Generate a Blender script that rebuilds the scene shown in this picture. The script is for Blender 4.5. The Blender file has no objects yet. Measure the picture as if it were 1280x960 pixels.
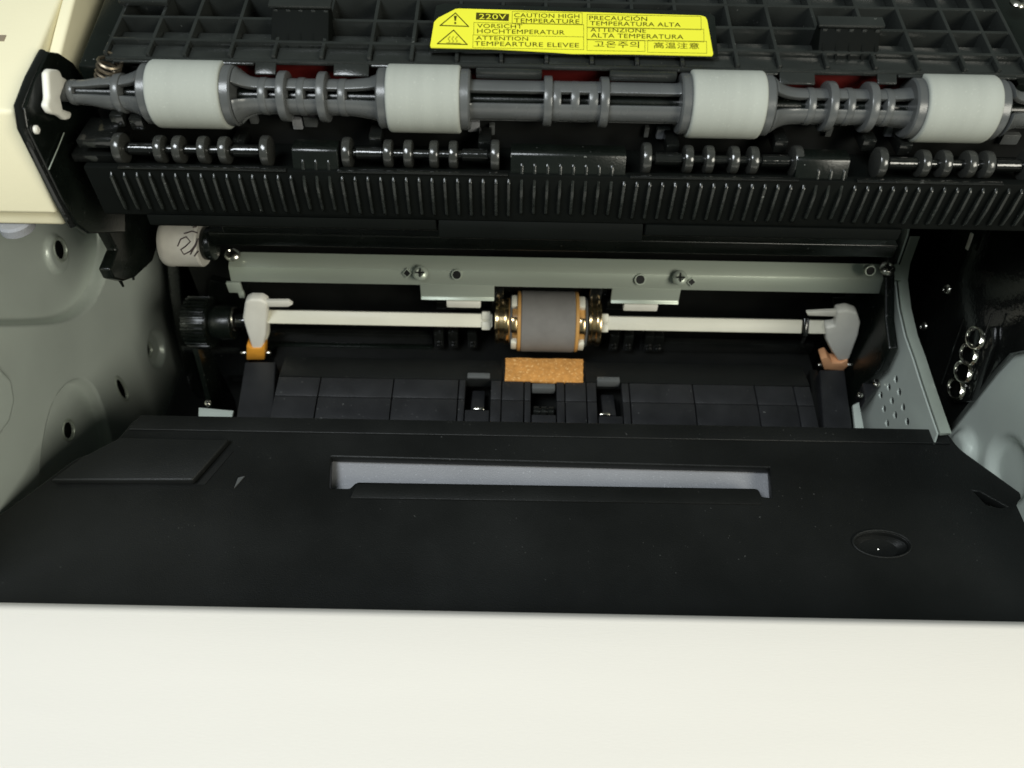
import bpy, bmesh, math, random
from mathutils import Vector, Matrix
random.seed(7)
S = 0.001                                   # everything below is written in millimetres
R = math.radians
sc = bpy.context.scene
col = sc.collection

# ------------------------------------------------------------------ camera
CAM = Vector((0, 0, 300)); PITCH = R(50); ROLL = R(1.08); FPX = 1000.0
FWD = Vector((0, math.cos(PITCH), -math.sin(PITCH)))
UP0 = Vector((0, math.sin(PITCH), math.cos(PITCH)))
XR = Vector((1, 0, 0))
RGT = XR * math.cos(ROLL) + UP0 * math.sin(ROLL)
UPV = UP0 * math.cos(ROLL) - XR * math.sin(ROLL)
cd = bpy.data.cameras.new('camera'); cam = bpy.data.objects.new('camera', cd); col.objects.link(cam)
M = Matrix((RGT, UPV, -FWD)).transposed().to_4x4(); M.translation = CAM * S
cam.matrix_world = M
cd.sensor_width = 36; cd.lens = 36 * FPX / 1280
cd.clip_start = 0.005; cd.clip_end = 20
cd.dof.use_dof = True; cd.dof.focus_distance = 0.218; cd.dof.aperture_fstop = 16
sc.camera = cam

# ------------------------------------------------------------------ light
w = bpy.data.worlds.new('World'); sc.world = w; w.use_nodes = True
bg = w.node_tree.nodes['Background']
bg.inputs[0].default_value = (0.84, 1.0, 0.88, 1); bg.inputs[1].default_value = 0.11
def area(name, loc, target, size, power, colr, size_y=None):
    d = bpy.data.lights.new(name, 'AREA'); d.energy = power; d.color = colr
    d.size = size
    if size_y: d.shape = 'RECTANGLE'; d.size_y = size_y
    o = bpy.data.objects.new(name, d); col.objects.link(o)
    o.location = Vector(loc)
    o.rotation_euler = (Vector(target) - Vector(loc)).to_track_quat('-Z', 'Y').to_euler()
    return o
area('ceiling_lamp', (-0.30, -0.25, 0.90), (0, 0.12, 0.1), 0.40, 7.7, (0.90, 0.96, 1.0), 0.28)
area('window_light', (0.62, -0.50, 0.62), (-0.05, 0.15, 0.1), 0.42, 7.2, (1.0, 0.97, 0.84))
sc.view_settings.view_transform = 'Standard'; sc.view_settings.look = 'None'
sc.view_settings.exposure = 0; sc.view_settings.gamma = 1
sc.cycles.max_bounces = 6; sc.cycles.use_denoising = True
sc.cycles.caustics_reflective = False; sc.cycles.caustics_refractive = False

# ------------------------------------------------------------------ survey helpers (photo pixel -> point on a known plane, mm)
def ray(px, py):
    return FWD + RGT * ((px - 640) / FPX) + UPV * ((480 - py) / FPX)
def on(px, py, p0, n):
    d = ray(px, py); n = Vector(n)
    return CAM + d * ((Vector(p0) - CAM).dot(n) / d.dot(n))
def onx(px, py, x): return on(px, py, (x, 0, 0), (1, 0, 0))
def ony(px, py, y): return on(px, py, (0, y, 0), (0, 1, 0))
def onz(px, py, z): return on(px, py, (0, 0, z), (0, 0, 1))

# ------------------------------------------------------------------ materials
def mat(name, colr, rough=0.5, metal=0.0, spec=0.5, var=0.06, vscale=90, bump=0.0, bscale=2500, dust=0.0, rvar=0.08,
        second=None, second_at=0.6, streak=None):
    m = bpy.data.materials.new(name); m.use_nodes = True
    nt = m.node_tree; N = nt.nodes; L = nt.links
    b = N['Principled BSDF']
    b.inputs['Metallic'].default_value = metal
    b.inputs['Specular IOR Level'].default_value = spec
    tc = N.new('ShaderNodeTexCoord')
    oi = N.new('ShaderNodeObjectInfo'); va = N.new('ShaderNodeVectorMath'); va.operation = 'ADD'
    L.new(tc.outputs['Object'], va.inputs[0]); L.new(oi.outputs['Random'], va.inputs[1])      # every piece gets its own stretch of grain
    mp = N.new('ShaderNodeMapping'); L.new(va.outputs[0], mp.inputs[0])
    if streak: mp.inputs['Scale'].default_value = streak
    n1 = N.new('ShaderNodeTexNoise'); n1.inputs['Scale'].default_value = vscale; n1.inputs['Detail'].default_value = 5
    L.new(mp.outputs[0], n1.inputs['Vector'])
    cr = N.new('ShaderNodeValToRGB'); L.new(n1.outputs[0], cr.inputs[0])
    c = Vector(colr)
    cr.color_ramp.elements[0].position = 0.3; cr.color_ramp.elements[1].position = 0.7
    cr.color_ramp.elements[0].color = (*(c * (1 - var)), 1); cr.color_ramp.elements[1].color = (*(c * (1 + var)), 1)
    out = cr.outputs[0]
    if second:
        n2 = N.new('ShaderNodeTexNoise'); n2.inputs['Scale'].default_value = bscale * 0.5; n2.inputs['Detail'].default_value = 2
        L.new(va.outputs[0], n2.inputs['Vector'])
        r2 = N.new('ShaderNodeMapRange'); r2.inputs[1].default_value = second_at - 0.06; r2.inputs[2].default_value = second_at + 0.06
        L.new(n2.outputs[0], r2.inputs[0])
        mx = N.new('ShaderNodeMixRGB'); mx.inputs[2].default_value = (*second, 1)
        L.new(r2.outputs[0], mx.inputs[0]); L.new(out, mx.inputs[1]); out = mx.outputs[0]
    if dust > 0:
        n3 = N.new('ShaderNodeTexNoise'); n3.inputs['Scale'].default_value = 1100; n3.inputs['Detail'].default_value = 1
        L.new(va.outputs[0], n3.inputs['Vector'])
        n4 = N.new('ShaderNodeTexNoise'); n4.inputs['Scale'].default_value = 60; n4.inputs['Detail'].default_value = 2
        L.new(va.outputs[0], n4.inputs['Vector'])
        ad = N.new('ShaderNodeMath'); ad.operation = 'MULTIPLY_ADD'; ad.inputs[1].default_value = 0.25
        L.new(n4.outputs[0], ad.inputs[0]); L.new(n3.outputs[0], ad.inputs[2])
        r3 = N.new('ShaderNodeMapRange'); r3.inputs[1].default_value = 0.895; r3.inputs[2].default_value = 0.93; r3.inputs[4].default_value = dust
        L.new(ad.outputs[0], r3.inputs[0])
        mx = N.new('ShaderNodeMixRGB'); mx.inputs[2].default_value = (0.42, 0.43, 0.40, 1)
        L.new(r3.outputs[0], mx.inputs[0]); L.new(out, mx.inputs[1]); out = mx.outputs[0]
    L.new(out, b.inputs['Base Color'])
    rr = N.new('ShaderNodeMapRange'); rr.inputs[3].default_value = max(rough - rvar, 0.02); rr.inputs[4].default_value = min(rough + rvar, 1)
    L.new(n1.outputs[0], rr.inputs[0]); L.new(rr.outputs[0], b.inputs['Roughness'])
    if bump > 0:
        n5 = N.new('ShaderNodeTexNoise'); n5.inputs['Scale'].default_value = bscale; n5.inputs['Detail'].default_value = 3
        L.new(mp.outputs[0], n5.inputs['Vector'])
        bp = N.new('ShaderNodeBump'); bp.inputs['Strength'].default_value = bump; bp.inputs['Distance'].default_value = 0.0003
        L.new(n5.outputs[0], bp.inputs['Height']); L.new(bp.outputs[0], b.inputs['Normal'])
    return m
BLK = mat('black_plastic', (0.0038, 0.0054, 0.0042), 0.26, spec=0.45, var=0.25, bump=0.12, bscale=1800, dust=0.30)
BLKG = mat('black_glossy_plastic', (0.006, 0.0066, 0.006), 0.14, spec=0.7, var=0.25, bump=0.25, bscale=700, dust=0.12)
BLKM = mat('black_matte_plastic', (0.0078, 0.0085, 0.0080), 0.42, spec=0.24, var=0.25, vscale=30, bump=0.30, bscale=2600, dust=0.10, rvar=0.2)
GRID = mat('black_ribbed_plastic', (0.0175, 0.0195, 0.018), 0.22, spec=0.55, var=0.25, bump=0.15, dust=0.14)
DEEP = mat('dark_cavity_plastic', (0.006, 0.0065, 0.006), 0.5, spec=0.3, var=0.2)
PINCH = mat('glossy_charcoal_plastic', (0.030, 0.031, 0.028), 0.18, spec=0.7, var=0.2, bump=0.3, bscale=600)
BLK_SHADE = mat('shaded_black_plastic', (0.0028, 0.0036, 0.003), 0.7, spec=0.08, var=0.2)  # darker copy of the black plastic; shade put into the base colour
FIN = mat('black_fin_plastic', (0.0115, 0.0135, 0.0118), 0.26, spec=0.5, var=0.4, vscale=400, bump=0.3, bscale=900, dust=0.25)
GUIDE = mat('charcoal_guide_plastic', (0.0155, 0.016, 0.0172), 0.42, spec=0.4, var=0.18, vscale=120, bump=0.25, dust=0.25)
SHAFT = mat('dark_grey_shaft_plastic', (0.080, 0.084, 0.083), 0.27, spec=0.5, var=0.1, bump=0.1, dust=0.1)
RUB = mat('light_grey_rubber', (0.315, 0.33, 0.295), 0.75, spec=0.25, var=0.09, vscale=160, streak=(1, .06, .06), bump=0.15, bscale=3500, second=(0.36, 0.375, 0.335), second_at=0.68)
RUBD = mat('grey_brown_rubber', (0.172, 0.164, 0.152), 0.8, spec=0.2, var=0.08, vscale=200, bump=0.4, bscale=3000)
STEEL = mat('galvanised_steel', (0.45, 0.50, 0.425), 0.36, metal=0.4, spec=0.5, var=0.10, vscale=40, streak=(.25, 1, 1), rvar=.14, bump=0.06, bscale=900)
STEELP = mat('plated_steel_plate', (0.60, 0.66, 0.60), 0.32, metal=0.3, spec=0.5, var=0.07, vscale=28, rvar=.12, bump=0.05, bscale=700)
CHROME = mat('bright_metal', (0.72, 0.70, 0.62), 0.16, metal=1.0, var=0.05)
BRASS = mat('bronze_metal', (0.58, 0.44, 0.24), 0.22, metal=1.0, var=0.12, vscale=300)
BROWN = mat('amber_band_plastic', (0.50, 0.27, 0.08), 0.35, spec=0.5, var=0.1)
CREAM = mat('cream_housing_plastic', (0.72, 0.67, 0.47), 0.5, spec=0.4, var=0.025, vscale=25, bump=0.12, bscale=1500)
WHITE = mat('white_cover_plastic', (0.745, 0.71, 0.65), 0.45, spec=0.4, var=0.035, vscale=9, bump=0.10, bscale=1400, streak=(.35, 3, 1))  # faint stretched bands put soft shading into the cover colour
IVORY = mat('ivory_nylon', (0.66, 0.64, 0.53), 0.42, spec=0.5, var=0.05, vscale=60, bump=0.05)
NYLON = mat('white_nylon', (0.74, 0.72, 0.64), 0.45, spec=0.45, var=0.06, vscale=120, bump=0.1)
ORANGE = mat('orange_plastic', (0.62, 0.27, 0.03), 0.45, spec=0.4, var=0.12, vscale=200)
PEACH = mat('peach_plastic', (0.66, 0.34, 0.17), 0.45, spec=0.4, var=0.12, vscale=200)
CORK = mat('cork', (0.50, 0.235, 0.062), 0.85, spec=0.15, var=0.16, vscale=700, bump=0.6, bscale=2200, second=(0.74, 0.45, 0.18), second_at=0.64)
RED = mat('dark_red_plastic', (0.080, 0.007, 0.006), 0.4, spec=0.4, var=0.25, vscale=50)
GREY = mat('grey_speckled_plastic', (0.245, 0.25, 0.265), 0.6, spec=0.35, var=0.06, vscale=60, bump=0.5, bscale=2600, second=(0.36, 0.37, 0.39), second_at=0.70)
GAP = mat('brown_gap', (0.22, 0.175, 0.12), 0.6, var=0.1)
YEL = mat('yellow_label', (0.80, 0.78, 0.045), 0.42, spec=0.4, var=0.02, vscale=40)
INK = mat('olive_black_ink', (0.060, 0.052, 0.004), 0.5, spec=0.3, var=0.1)
PEN = mat('pen_ink', (0.05, 0.035, 0.035), 0.6, var=0.1)
SCREW = mat('zinc_screw', (0.55, 0.53, 0.47), 0.24, metal=1.0, var=0.15, vscale=400)

# ------------------------------------------------------------------ mesh helpers (millimetre coordinates in the world)
WORLD = {}
def wloc(o): return WORLD.get(o.name, Vector((0, 0, 0)))
def mesh_data(name, verts, faces, material, bevel=0.0, seg=2, smooth=True, origin=None, ang=32):
    vs = [Vector(v) for v in verts]
    if origin is None:
        lo = Vector([min(v[i] for v in vs) for i in range(3)]); hi = Vector([max(v[i] for v in vs) for i in range(3)])
        origin = (lo + hi) / 2
    me = bpy.data.meshes.new(name)
    me.from_pydata([(v - origin) * S for v in vs], [], faces)
    bm = bmesh.new(); bm.from_mesh(me)
    bmesh.ops.recalc_face_normals(bm, faces=bm.faces)
    if bevel > 0:
        es = [e for e in bm.edges if len(e.link_faces) == 2 and e.calc_face_angle(0) > R(28)]
        bmesh.ops.bevel(bm, geom=es, offset=bevel * S, segments=seg, profile=0.5, affect='EDGES', clamp_overlap=True)
    bm.to_mesh(me); bm.free()
    me.materials.append(material)
    if smooth:
        me.shade_smooth(); me.set_sharp_from_angle(angle=R(ang))
    return me, origin
def put(name, me, loc, parent=None, rot=None):
    o = bpy.data.objects.new(name, me); col.objects.link(o)
    WORLD[o.name] = Vector(loc)
    base = wloc(parent) if parent else Vector((0, 0, 0))
    o.location = (Vector(loc) - base) * S
    if parent: o.parent = parent
    if rot: o.rotation_euler = rot
    return o
def obj(name, vf, material, parent=None, bevel=0.0, seg=2, smooth=True, ang=32, label=None):
    me, c = mesh_data(name, vf[0], vf[1], material, bevel, seg, smooth, None, ang)
    o = put(name, me, c, parent)
    if label: o['label'] = label
    return o
def tag(o, label, cat, group=None, kind=None):
    o['label'] = label; o['category'] = cat
    if group: o['group'] = group
    if kind: o['kind'] = kind
    return o
def thing(name, label, cat, loc, group=None):
    o = bpy.data.objects.new(name, None); col.objects.link(o)
    o.empty_display_size = 0.01
    o.location = Vector(loc) * S; WORLD[o.name] = Vector(loc)
    return tag(o, label, cat, group)
def struct(name, vf, material, bevel=0.0):
    o = obj(name, vf, material, None, bevel); o['kind'] = 'structure'; return o
def box(x0, x1, y0, y1, z0, z1):
    v = [(x, y, z) for x in (x0, x1) for y in (y0, y1) for z in (z0, z1)]
    return v, [(0, 1, 3, 2), (4, 6, 7, 5), (0, 4, 5, 1), (2, 3, 7, 6), (0, 2, 6, 4), (1, 5, 7, 3)]
def bar(p, u, v, n, du, dv, dn):
    """box from corner p along three vectors"""
    p, u, v, n = Vector(p), Vector(u) * du, Vector(v) * dv, Vector(n) * dn
    vs = [p + u * a + v * b + n * c for a in (0, 1) for b in (0, 1) for c in (0, 1)]
    return vs, [(0, 1, 3, 2), (4, 6, 7, 5), (0, 4, 5, 1), (2, 3, 7, 6), (0, 2, 6, 4), (1, 5, 7, 3)]
def join(*parts):
    V, F = [], []
    for v, f in parts:
        k = len(V); V += list(v); F += [tuple(i + k for i in q) for q in f]
    return V, F
def extrude(poly, d):
    """closed loop of 3-D points swept along vector d"""
    n = len(poly); d = Vector(d); a = [Vector(p) for p in poly]
    V = a + [p + d for p in a]
    F = [tuple(range(n)), tuple(reversed(range(n, 2 * n)))] + [(i, (i + 1) % n, n + (i + 1) % n, n + i) for i in range(n)]
    return V, F
def lathe(prof, c, axis='x', seg=40, close=True):
    """prof: (position along axis, radius)"""
    c = Vector(c); V, F = [], []
    ax = {'x': (Vector((1, 0, 0)), Vector((0, 1, 0)), Vector((0, 0, 1))), 'y': (Vector((0, 1, 0)), Vector((0, 0, 1)), Vector((1, 0, 0))),
          'z': (Vector((0, 0, 1)), Vector((1, 0, 0)), Vector((0, 1, 0)))}[axis] if isinstance(axis, str) else axis
    for t, r in prof:
        for k in range(seg):
            a = 2 * math.pi * k / seg
            V.append(c + ax[0] * t + ax[1] * (r * math.cos(a)) + ax[2] * (r * math.sin(a)))
    for i in range(len(prof) - 1):
        for k in range(seg):
            k2 = (k + 1) % seg
            F.append((i * seg + k, i * seg + k2, (i + 1) * seg + k2, (i + 1) * seg + k))
    if close:
        F.append(tuple(reversed(range(seg)))); F.append(tuple(range((len(prof) - 1) * seg, len(prof) * seg)))
    return V, F
def disc(x0, x1, r, c, axis='x', b=0.3, seg=36):
    b = min(b, r * 0.4, abs(x1 - x0) * 0.4)
    return lathe([(x0, r - b), (x0 + b * .3, r - b * .3), (x0 + b, r), (x1 - b, r), (x1 - b * .3, r - b * .3), (x1, r - b)], c, axis, seg)
def ring(x0, x1, ro, ri, c, axis='x', seg=36):
    b = min(0.25, (ro - ri) * .3, abs(x1 - x0) * .3)
    p = [(x0, ri), (x0, ro - b), (x0 + b, ro), (x1 - b, ro), (x1, ro - b), (x1, ri), (x0, ri)]
    return lathe(p, c, axis, seg, close=False)
def frame_of(n):
    n = Vector(n).normalized(); h = Vector((1, 0, 0)) if abs(n.x) < .8 else Vector((0, 1, 0))
    a = n.cross(h).normalized(); return n, a, n.cross(a)
def tube(pts, r, seg=8, cap=True):
    P = [Vector(p) for p in pts]; V, F = [], []
    t = (P[1] - P[0]).normalized(); _, a, b = frame_of(t)
    for i, p in enumerate(P):
        t2 = (P[min(i + 1, len(P) - 1)] - P[max(i - 1, 0)]).normalized()
        q = t.rotation_difference(t2); a = q @ a; b = q @ b; t = t2
        rr = r[i] if isinstance(r, (list, tuple)) else r
        for k in range(seg):
            an = 2 * math.pi * k / seg; V.append(p + a * (rr * math.cos(an)) + b * (rr * math.sin(an)))
    for i in range(len(P) - 1):
        for k in range(seg):
            k2 = (k + 1) % seg; F.append((i * seg + k, i * seg + k2, (i + 1) * seg + k2, (i + 1) * seg + k))
    if cap: F.append(tuple(range(seg))); F.append(tuple(range((len(P) - 1) * seg, len(P) * seg)))
    return V, F
def coil(p0, p1, rad, turns, r, seg=14):
    p0, p1 = Vector(p0), Vector(p1); n, a, b = frame_of(p1 - p0); m = int(turns * seg)
    return tube([p0 + (p1 - p0) * (i / m) + (a * math.cos(2 * math.pi * i / seg) + b * math.sin(2 * math.pi * i / seg)) * rad for i in range(m + 1)], r, 6)
def plate2d(name, loops, thick, bevel, P):
    """flat plate with holes: loops of 2-D points (first outer), P maps (u, v, w) to the world, mm. returns verts, faces"""
    cu = bpy.data.curves.new(name, 'CURVE'); cu.dimensions = '2D'; cu.fill_mode = 'BOTH'
    cu.extrude = thick / 2 - bevel; cu.bevel_depth = bevel; cu.bevel_resolution = 1
    for lp in loops:
        s = cu.splines.new('POLY'); s.points.add(len(lp) - 1); s.use_cyclic_u = True
        for q, p in zip(s.points, lp): q.co = (p[0], p[1], 0, 1)
    t = bpy.data.objects.new(name, cu); me = bpy.data.meshes.new_from_object(t)
    V = [P(*v.co) for v in me.vertices]; F = [tuple(f.vertices) for f in me.polygons]
    bpy.data.objects.remove(t); bpy.data.curves.remove(cu); bpy.data.meshes.remove(me)
    return V, F
def circ(c, r, n=20, ry=None): return [(c[0] + r * math.cos(2 * math.pi * k / n), c[1] + (ry or r) * math.sin(2 * math.pi * k / n)) for k in range(n)]
def screw(parent, c, n, r, material=SCREW, name='screw'):
    n, a, b = frame_of(n); c = Vector(c); ax = (n, a, b)
    s = obj(name, lathe([(0, r), (r * .22, r), (r * .45, r * .82), (r * .55, r * .55), (r * .57, r * .5), (r * .30, r * .16)], c, ax, 24), material, parent)
    obj('drive_slot', join(bar(c + n * r * .50 - a * r * .6 - b * r * .1, a, b, n, r * 1.2, r * .2, r * .1), bar(c + n * r * .50 - b * r * .6 - a * r * .1, b, a, n, r * 1.2, r * .2, r * .1)), DEEP, s)
    return s

# ================================================================== chassis (setting)
struct('floor', box(-152, 152, 60, 278, 20, 24), DEEP)
struct('back_wall', box(-152, 152, 278, 282, 24.1, 215), DEEP)
struct('table_top', box(-900, 900, -700, 700, -8, 0), mat('light_grey_table', (0.35, 0.34, 0.32), 0.5, var=0.05, vscale=8))

# ================================================================== steel side plates
import numpy as np
def sd_poly(Pu, Pv, poly):
    """signed distance, positive inside"""
    d = np.full(Pu.shape, 1e9); ins = np.zeros(Pu.shape, bool); n = len(poly)
    for i in range(n):
        ax, ay = poly[i]; bx_, by_ = poly[(i + 1) % n]
        ex, ey = bx_ - ax, by_ - ay; wx, wy = Pu - ax, Pv - ay
        t = np.clip((wx * ex + wy * ey) / (ex * ex + ey * ey + 1e-9), 0, 1)
        d = np.minimum(d, (wx - ex * t) ** 2 + (wy - ey * t) ** 2)
        c = ((ay > Pv) != (by_ > Pv)) & (Pu < (bx_ - ax) * (Pv - ay) / (by_ - ay + 1e-12) + ax)
        ins ^= c
    d = np.sqrt(d); return np.where(ins, d, -d)
def emboss_plate(x, y0, y1, z0, z1, step, bumps, holes, sgn):
    """sheet in the plane X = x; bumps: (poly in y,z ; height ; flank width); holes: poly in y,z"""
    ys = np.arange(y0, y1 + step, step); zs = np.arange(z0, z1 + step, step)
    Y, Z = np.meshgrid(ys, zs, indexing='ij'); H = np.zeros(Y.shape)
    for poly, h, wd in bumps:
        t = np.clip(sd_poly(Y, Z, poly) / wd, 0, 1); H = H + h * (t * t * (3 - 2 * t))
    ho = np.zeros(Y.shape, bool)
    for poly in holes: ho |= sd_poly(Y, Z, poly) > -0.15
    ny, nz = Y.shape; V = [(x + sgn * H[i, j], Y[i, j], Z[i, j]) for i in range(ny) for j in range(nz)]
    F = [(i * nz + j, (i + 1) * nz + j, (i + 1) * nz + j + 1, i * nz + j + 1) for i in range(ny - 1) for j in range(nz - 1)
         if not (ho[i, j] and ho[i + 1, j] and ho[i, j + 1] and ho[i + 1, j + 1])]
    def hat(y, z):
        i = min(max(int((y - y0) / step), 0), ny - 1); j = min(max(int((z - z0) / step), 0), nz - 1); return sgn * H[i, j]
    return V, F, hat
def px_yz(lst, x): return [tuple(onx(a, b, x)[1:]) for a, b in lst]
def blob(cx, cy, x, ry, rz, n=24):
    c = onx(cx, cy, x); return [(c.y + ry * math.cos(2 * math.pi * k / n), c.z + rz * math.sin(2 * math.pi * k / n)) for k in range(n)]

def smooth_loop(p, it=3):
    for _ in range(it):                     # corner cutting
        p = [q for i in range(len(p)) for a, b in [(p[i], p[(i + 1) % len(p)])] for q in ((a[0] * .75 + b[0] * .25, a[1] * .75 + b[1] * .25), (a[0] * .25 + b[0] * .75, a[1] * .25 + b[1] * .75))]
    return p
XL = -147.0
lp = thing('side_plate', 'greenish galvanised steel side plate with pressed bosses and holes, under the cream housing', 'metal plate', (XL, 190, 24.2), 'steel side plates')
bowl = smooth_loop(px_yz([(-70, 408), (40, 408), (84, 404), (112, 388), (128, 362), (138, 330), (140, 300), (134, 270), (120, 240), (-70, 240)], XL))
arch = smooth_loop(px_yz([(46, 640), (52, 560), (62, 510), (78, 482), (98, 470), (118, 480), (130, 510), (140, 545), (150, 640)], XL))
left_boss = px_yz([(-60, 560), (-60, 440), (-20, 445), (4, 470), (9, 500), (2, 530), (-20, 560)], XL)
bumps = [(bowl, -4.4, 2.0), (arch, -3.4, 1.7), (left_boss, 3.6, 2.4), (blob(196, 436, XL, 8.0, 8.6), -2.4, 1.4), (blob(86, 318, XL, 6.4, 7.0), 1.5, 1.3)]
hole_specs = [(86, 312, 2.6, 3.0), (192, 437, 2.3, 2.6), (98, 538, 2.5, 2.8), (152, 486, 1.9, 4.6)]
V, F, hat = emboss_plate(XL, 88, 274, 30, 170, 0.6, bumps, [blob(a, b, XL, ry * 1.2, rz * 1.2) for a, b, ry, rz in hole_specs], 1)
obj('plate', (V, F), STEELP, lp, ang=60)
for a, b, ry, rz in hole_specs:
    c = onx(a, b, XL); n = 24; prof = [(0.15, 1.52), (0.45, 1.40), (0.45, 1.28), (0.1, 1.18), (-0.6, 1.16)]
    V = [(XL + hat(c.y, c.z) + t, c.y + ry * r * math.cos(2 * math.pi * k / n), c.z + rz * r * math.sin(2 * math.pi * k / n)) for t, r in prof for k in range(n)]
    F = [(i * n + k, i * n + (k + 1) % n, (i + 1) * n + (k + 1) % n, (i + 1) * n + k) for i in range(len(prof) - 1) for k in range(n)]
    obj('hole_rim', (V, F), STEEL, lp)
obj('shade_backing', box(XL - 6, XL - 5, 88, 274, 30, 205), DEEP, lp)  # added black sheet that stands for the shade inside the holes
a = onz(196, 512, 60); 
obj('bottom_flange', extrude([onz(248, 509, 84), onz(292, 513, 84), onz(288, 530, 84), onz(248, 530, 84)], (0, 0, -1.2)), STEELP, lp, 0.3)

XO = 148.0
rp = thing('side_plate', 'blue-grey steel plate with round pressed bosses, behind the lower contact-spring corner', 'metal plate', (XO, 190, 24.2), 'steel side plates')
bumps = [(blob(1206, 562, XO, 7.5, 7.5), 3.0, 3.0), (blob(1258, 588, XO, 11, 11), -2.6, 3.0)]
V, F, _ = emboss_plate(XO, 88, 274, 30, 150, 1.2, bumps, [], -1)
obj('plate', (V, F), STEELP, rp, ang=60)

XI = 131.0
ip = thing('perforated_plate', 'steel inner plate punched with small round holes, with a folded bright edge', 'metal plate', (XI, 200, 24.2))
edge = [(1134, 296), (1122, 330), (1119, 350), (1123, 385), (1131, 420), (1141, 448), (1151, 480), (1163, 516), (1172, 542)]
outer = px_yz(edge, XI) + [(120, 30), (232, 30), (232, 170)]
holes_px = [(1121, 474), (1112, 484), (1102, 494), (1125, 490), (1116, 501), (1106, 511), (1130, 509), (1120, 519), (1110, 529), (1135, 527), (1096, 504), (1099, 522)]
loops = [outer] + [[(p[0], p[1]) for p in blob(a, b, XI, 1.45, 1.35, 16)] for a, b in holes_px[:10]]
obj('plate', plate2d('plate', loops, 0.6, 0.1, lambda u, v, t: Vector((XI + t, u, v))), STEELP, ip)
eo = [onx(a, b, XI) for a, b in edge]
def strip(pts, d0, d1, th):
    """folded edge: ribbon along pts from offset d0 to d1 with thickness th downwards"""
    n = len(pts); V = []
    for p in pts:
        for o in (d0, d1): V += [p + Vector((o, 0, 0.35)), p + Vector((o, -0.3 if o == d0 else 0.2, 0.35 - th))]
    F = []
    for i in range(n - 1):
        k = 4 * i; F += [(k, k + 2, k + 6, k + 4), (k + 1, k + 5, k + 7, k + 3), (k, k + 4, k + 5, k + 1), (k + 2, k + 3, k + 7, k + 6)]
    F += [(0, 1, 3, 2), (4 * n - 4, 4 * n - 2, 4 * n - 1, 4 * n - 3)]
    return V, F
obj('shade_backing', extrude([Vector((XI + 1.6, p[0], p[1])) for p in px_yz([(1142, 462), (1085, 462), (1085, 545), (1168, 545)], XI)], (.6, 0, 0)), DEEP, ip)  # added dark sheet, so the punched holes look shaded instead of lit
obj('folded_edge', strip(eo, 0.8, 4.2, 1.0), STEEL, ip, 0.25)

# ================================================================== contact block on the right
cb = thing('contact_panel', 'black plastic contact panel carrying four coil contacts, beside the perforated plate', 'panel', (144, 200, 24.2))
XC = 145.0
poly = [onx(a, b, XC) for a, b in [(1090, 230), (1340, 230), (1340, 424), (1290, 436), (1262, 442), (1240, 466), (1212, 502), (1184, 538), (1172, 548), (1150, 548), (1110, 500), (1090, 400)]]
obj('panel', extrude(poly, (2.0, 0, 0)), BLKG, cb, 0.4)
XK = 143.0
blk = [onx(a, b, XK) for a, b in [(1216, 408), (1240, 408), (1240, 430), (1212, 502), (1190, 504), (1188, 486)]]
obj('contact_block', extrude(blk, (1.9, 0, 0)), BLKG, cb, 0.5)
for cx, cy in [(1221, 424), (1213, 444), (1206, 466), (1197, 487)]:
    c = onx(cx, cy, XK - 1.5); ry, rz = 3.3, 2.6
    ns = obj('contact_coil', tube([(c.x + 0.8 * math.sin(t * 1.0) - k * 0.02, c.y + 3.7 * math.cos(t) + k * .02, c.z + 2.7 * math.sin(t)) for k, t in enumerate([2 * math.pi * i / 16 for i in range(40)])], 0.33, 8), CHROME, cb)
for cx, cy in [(1240, 392), (1205, 398)]:
    p = onx(cx, cy, XK - .6); obj('rail_pin', tube([p, onx(cx - 28, cy + 82, XK - .6)], 0.3, 8), BLKG, cb)
for cx, cy, r in [(1184, 362, 1.7), (1155, 408, 1.6)]:
    screw(cb, onx(cx, cy, XC - 0.1), (-1, -0.3, 0.25), r)
p = onx(1208, 302, XC - 2); obj('cable_tag', bar(p - Vector((0, 1, 2)), (0, .3, .95), (0, -.95, .3), (1, 0, 0), 5.5, 1.6, .5), NYLON, cb, 0.15)

# ================================================================== cream housing (upper left)
hs = thing('side_housing', 'cream plastic housing block at the upper left, cut by a narrow brown seam', 'housing', (-150, 185, 100))
XH = -113.0
top = onx(74, 0, XH); nose = onx(17, 139, XH); low = onx(72, 268, XH); low2 = onx(80, 290, XH)
d0 = (top - nose)
back = nose + d0 * 1.7
prof = [nose, low, Vector((XH, low.y + 1, low.z - 0.2)), Vector((XH, back.y, low.z - 0.2)), back]
obj('shell', extrude(prof, (-110, 0, 0)), CREAM, hs, 1.6, 4)
inner = [onx(100, 48, XH + 6), onx(118, -20, XH + 6), onx(60, -20, XH + 6), onx(52, 60, XH + 6), onx(80, 75, XH + 6)]
obj('inner_wall', extrude([Vector((XH + .05, back.y - 3, back.z + 2)), Vector((XH + .05, nose.y + 13, nose.z - 1)), Vector((XH + .05, nose.y + 13, nose.z - 7)), Vector((XH + .05, back.y - 3, nose.z - 7))], (3.2, 0, 0)), CREAM, hs, 0.8, 3)
s0 = nose + d0 * 0.60; s1 = nose + d0 * 0.655
nn = Vector((0, -d0.z, d0.y)).normalized()
obj('seam', extrude([Vector((-122, s0.y, s0.z)) + nn * .02 - nn * .5, Vector((-122, s1.y, s1.z)) + nn * .02 - nn * .5, Vector((-122, s1.y, s1.z)) + nn * .12, Vector((-122, s0.y, s0.z)) + nn * .12], (-100, 0, 0)), GAP, hs)
obj('lower_ledge', box(-215, XH - 1, low.y + 2.2, low.y + 20, low.z - 5.5, low.z - .3), CREAM, hs, 1.2, 3)
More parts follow.
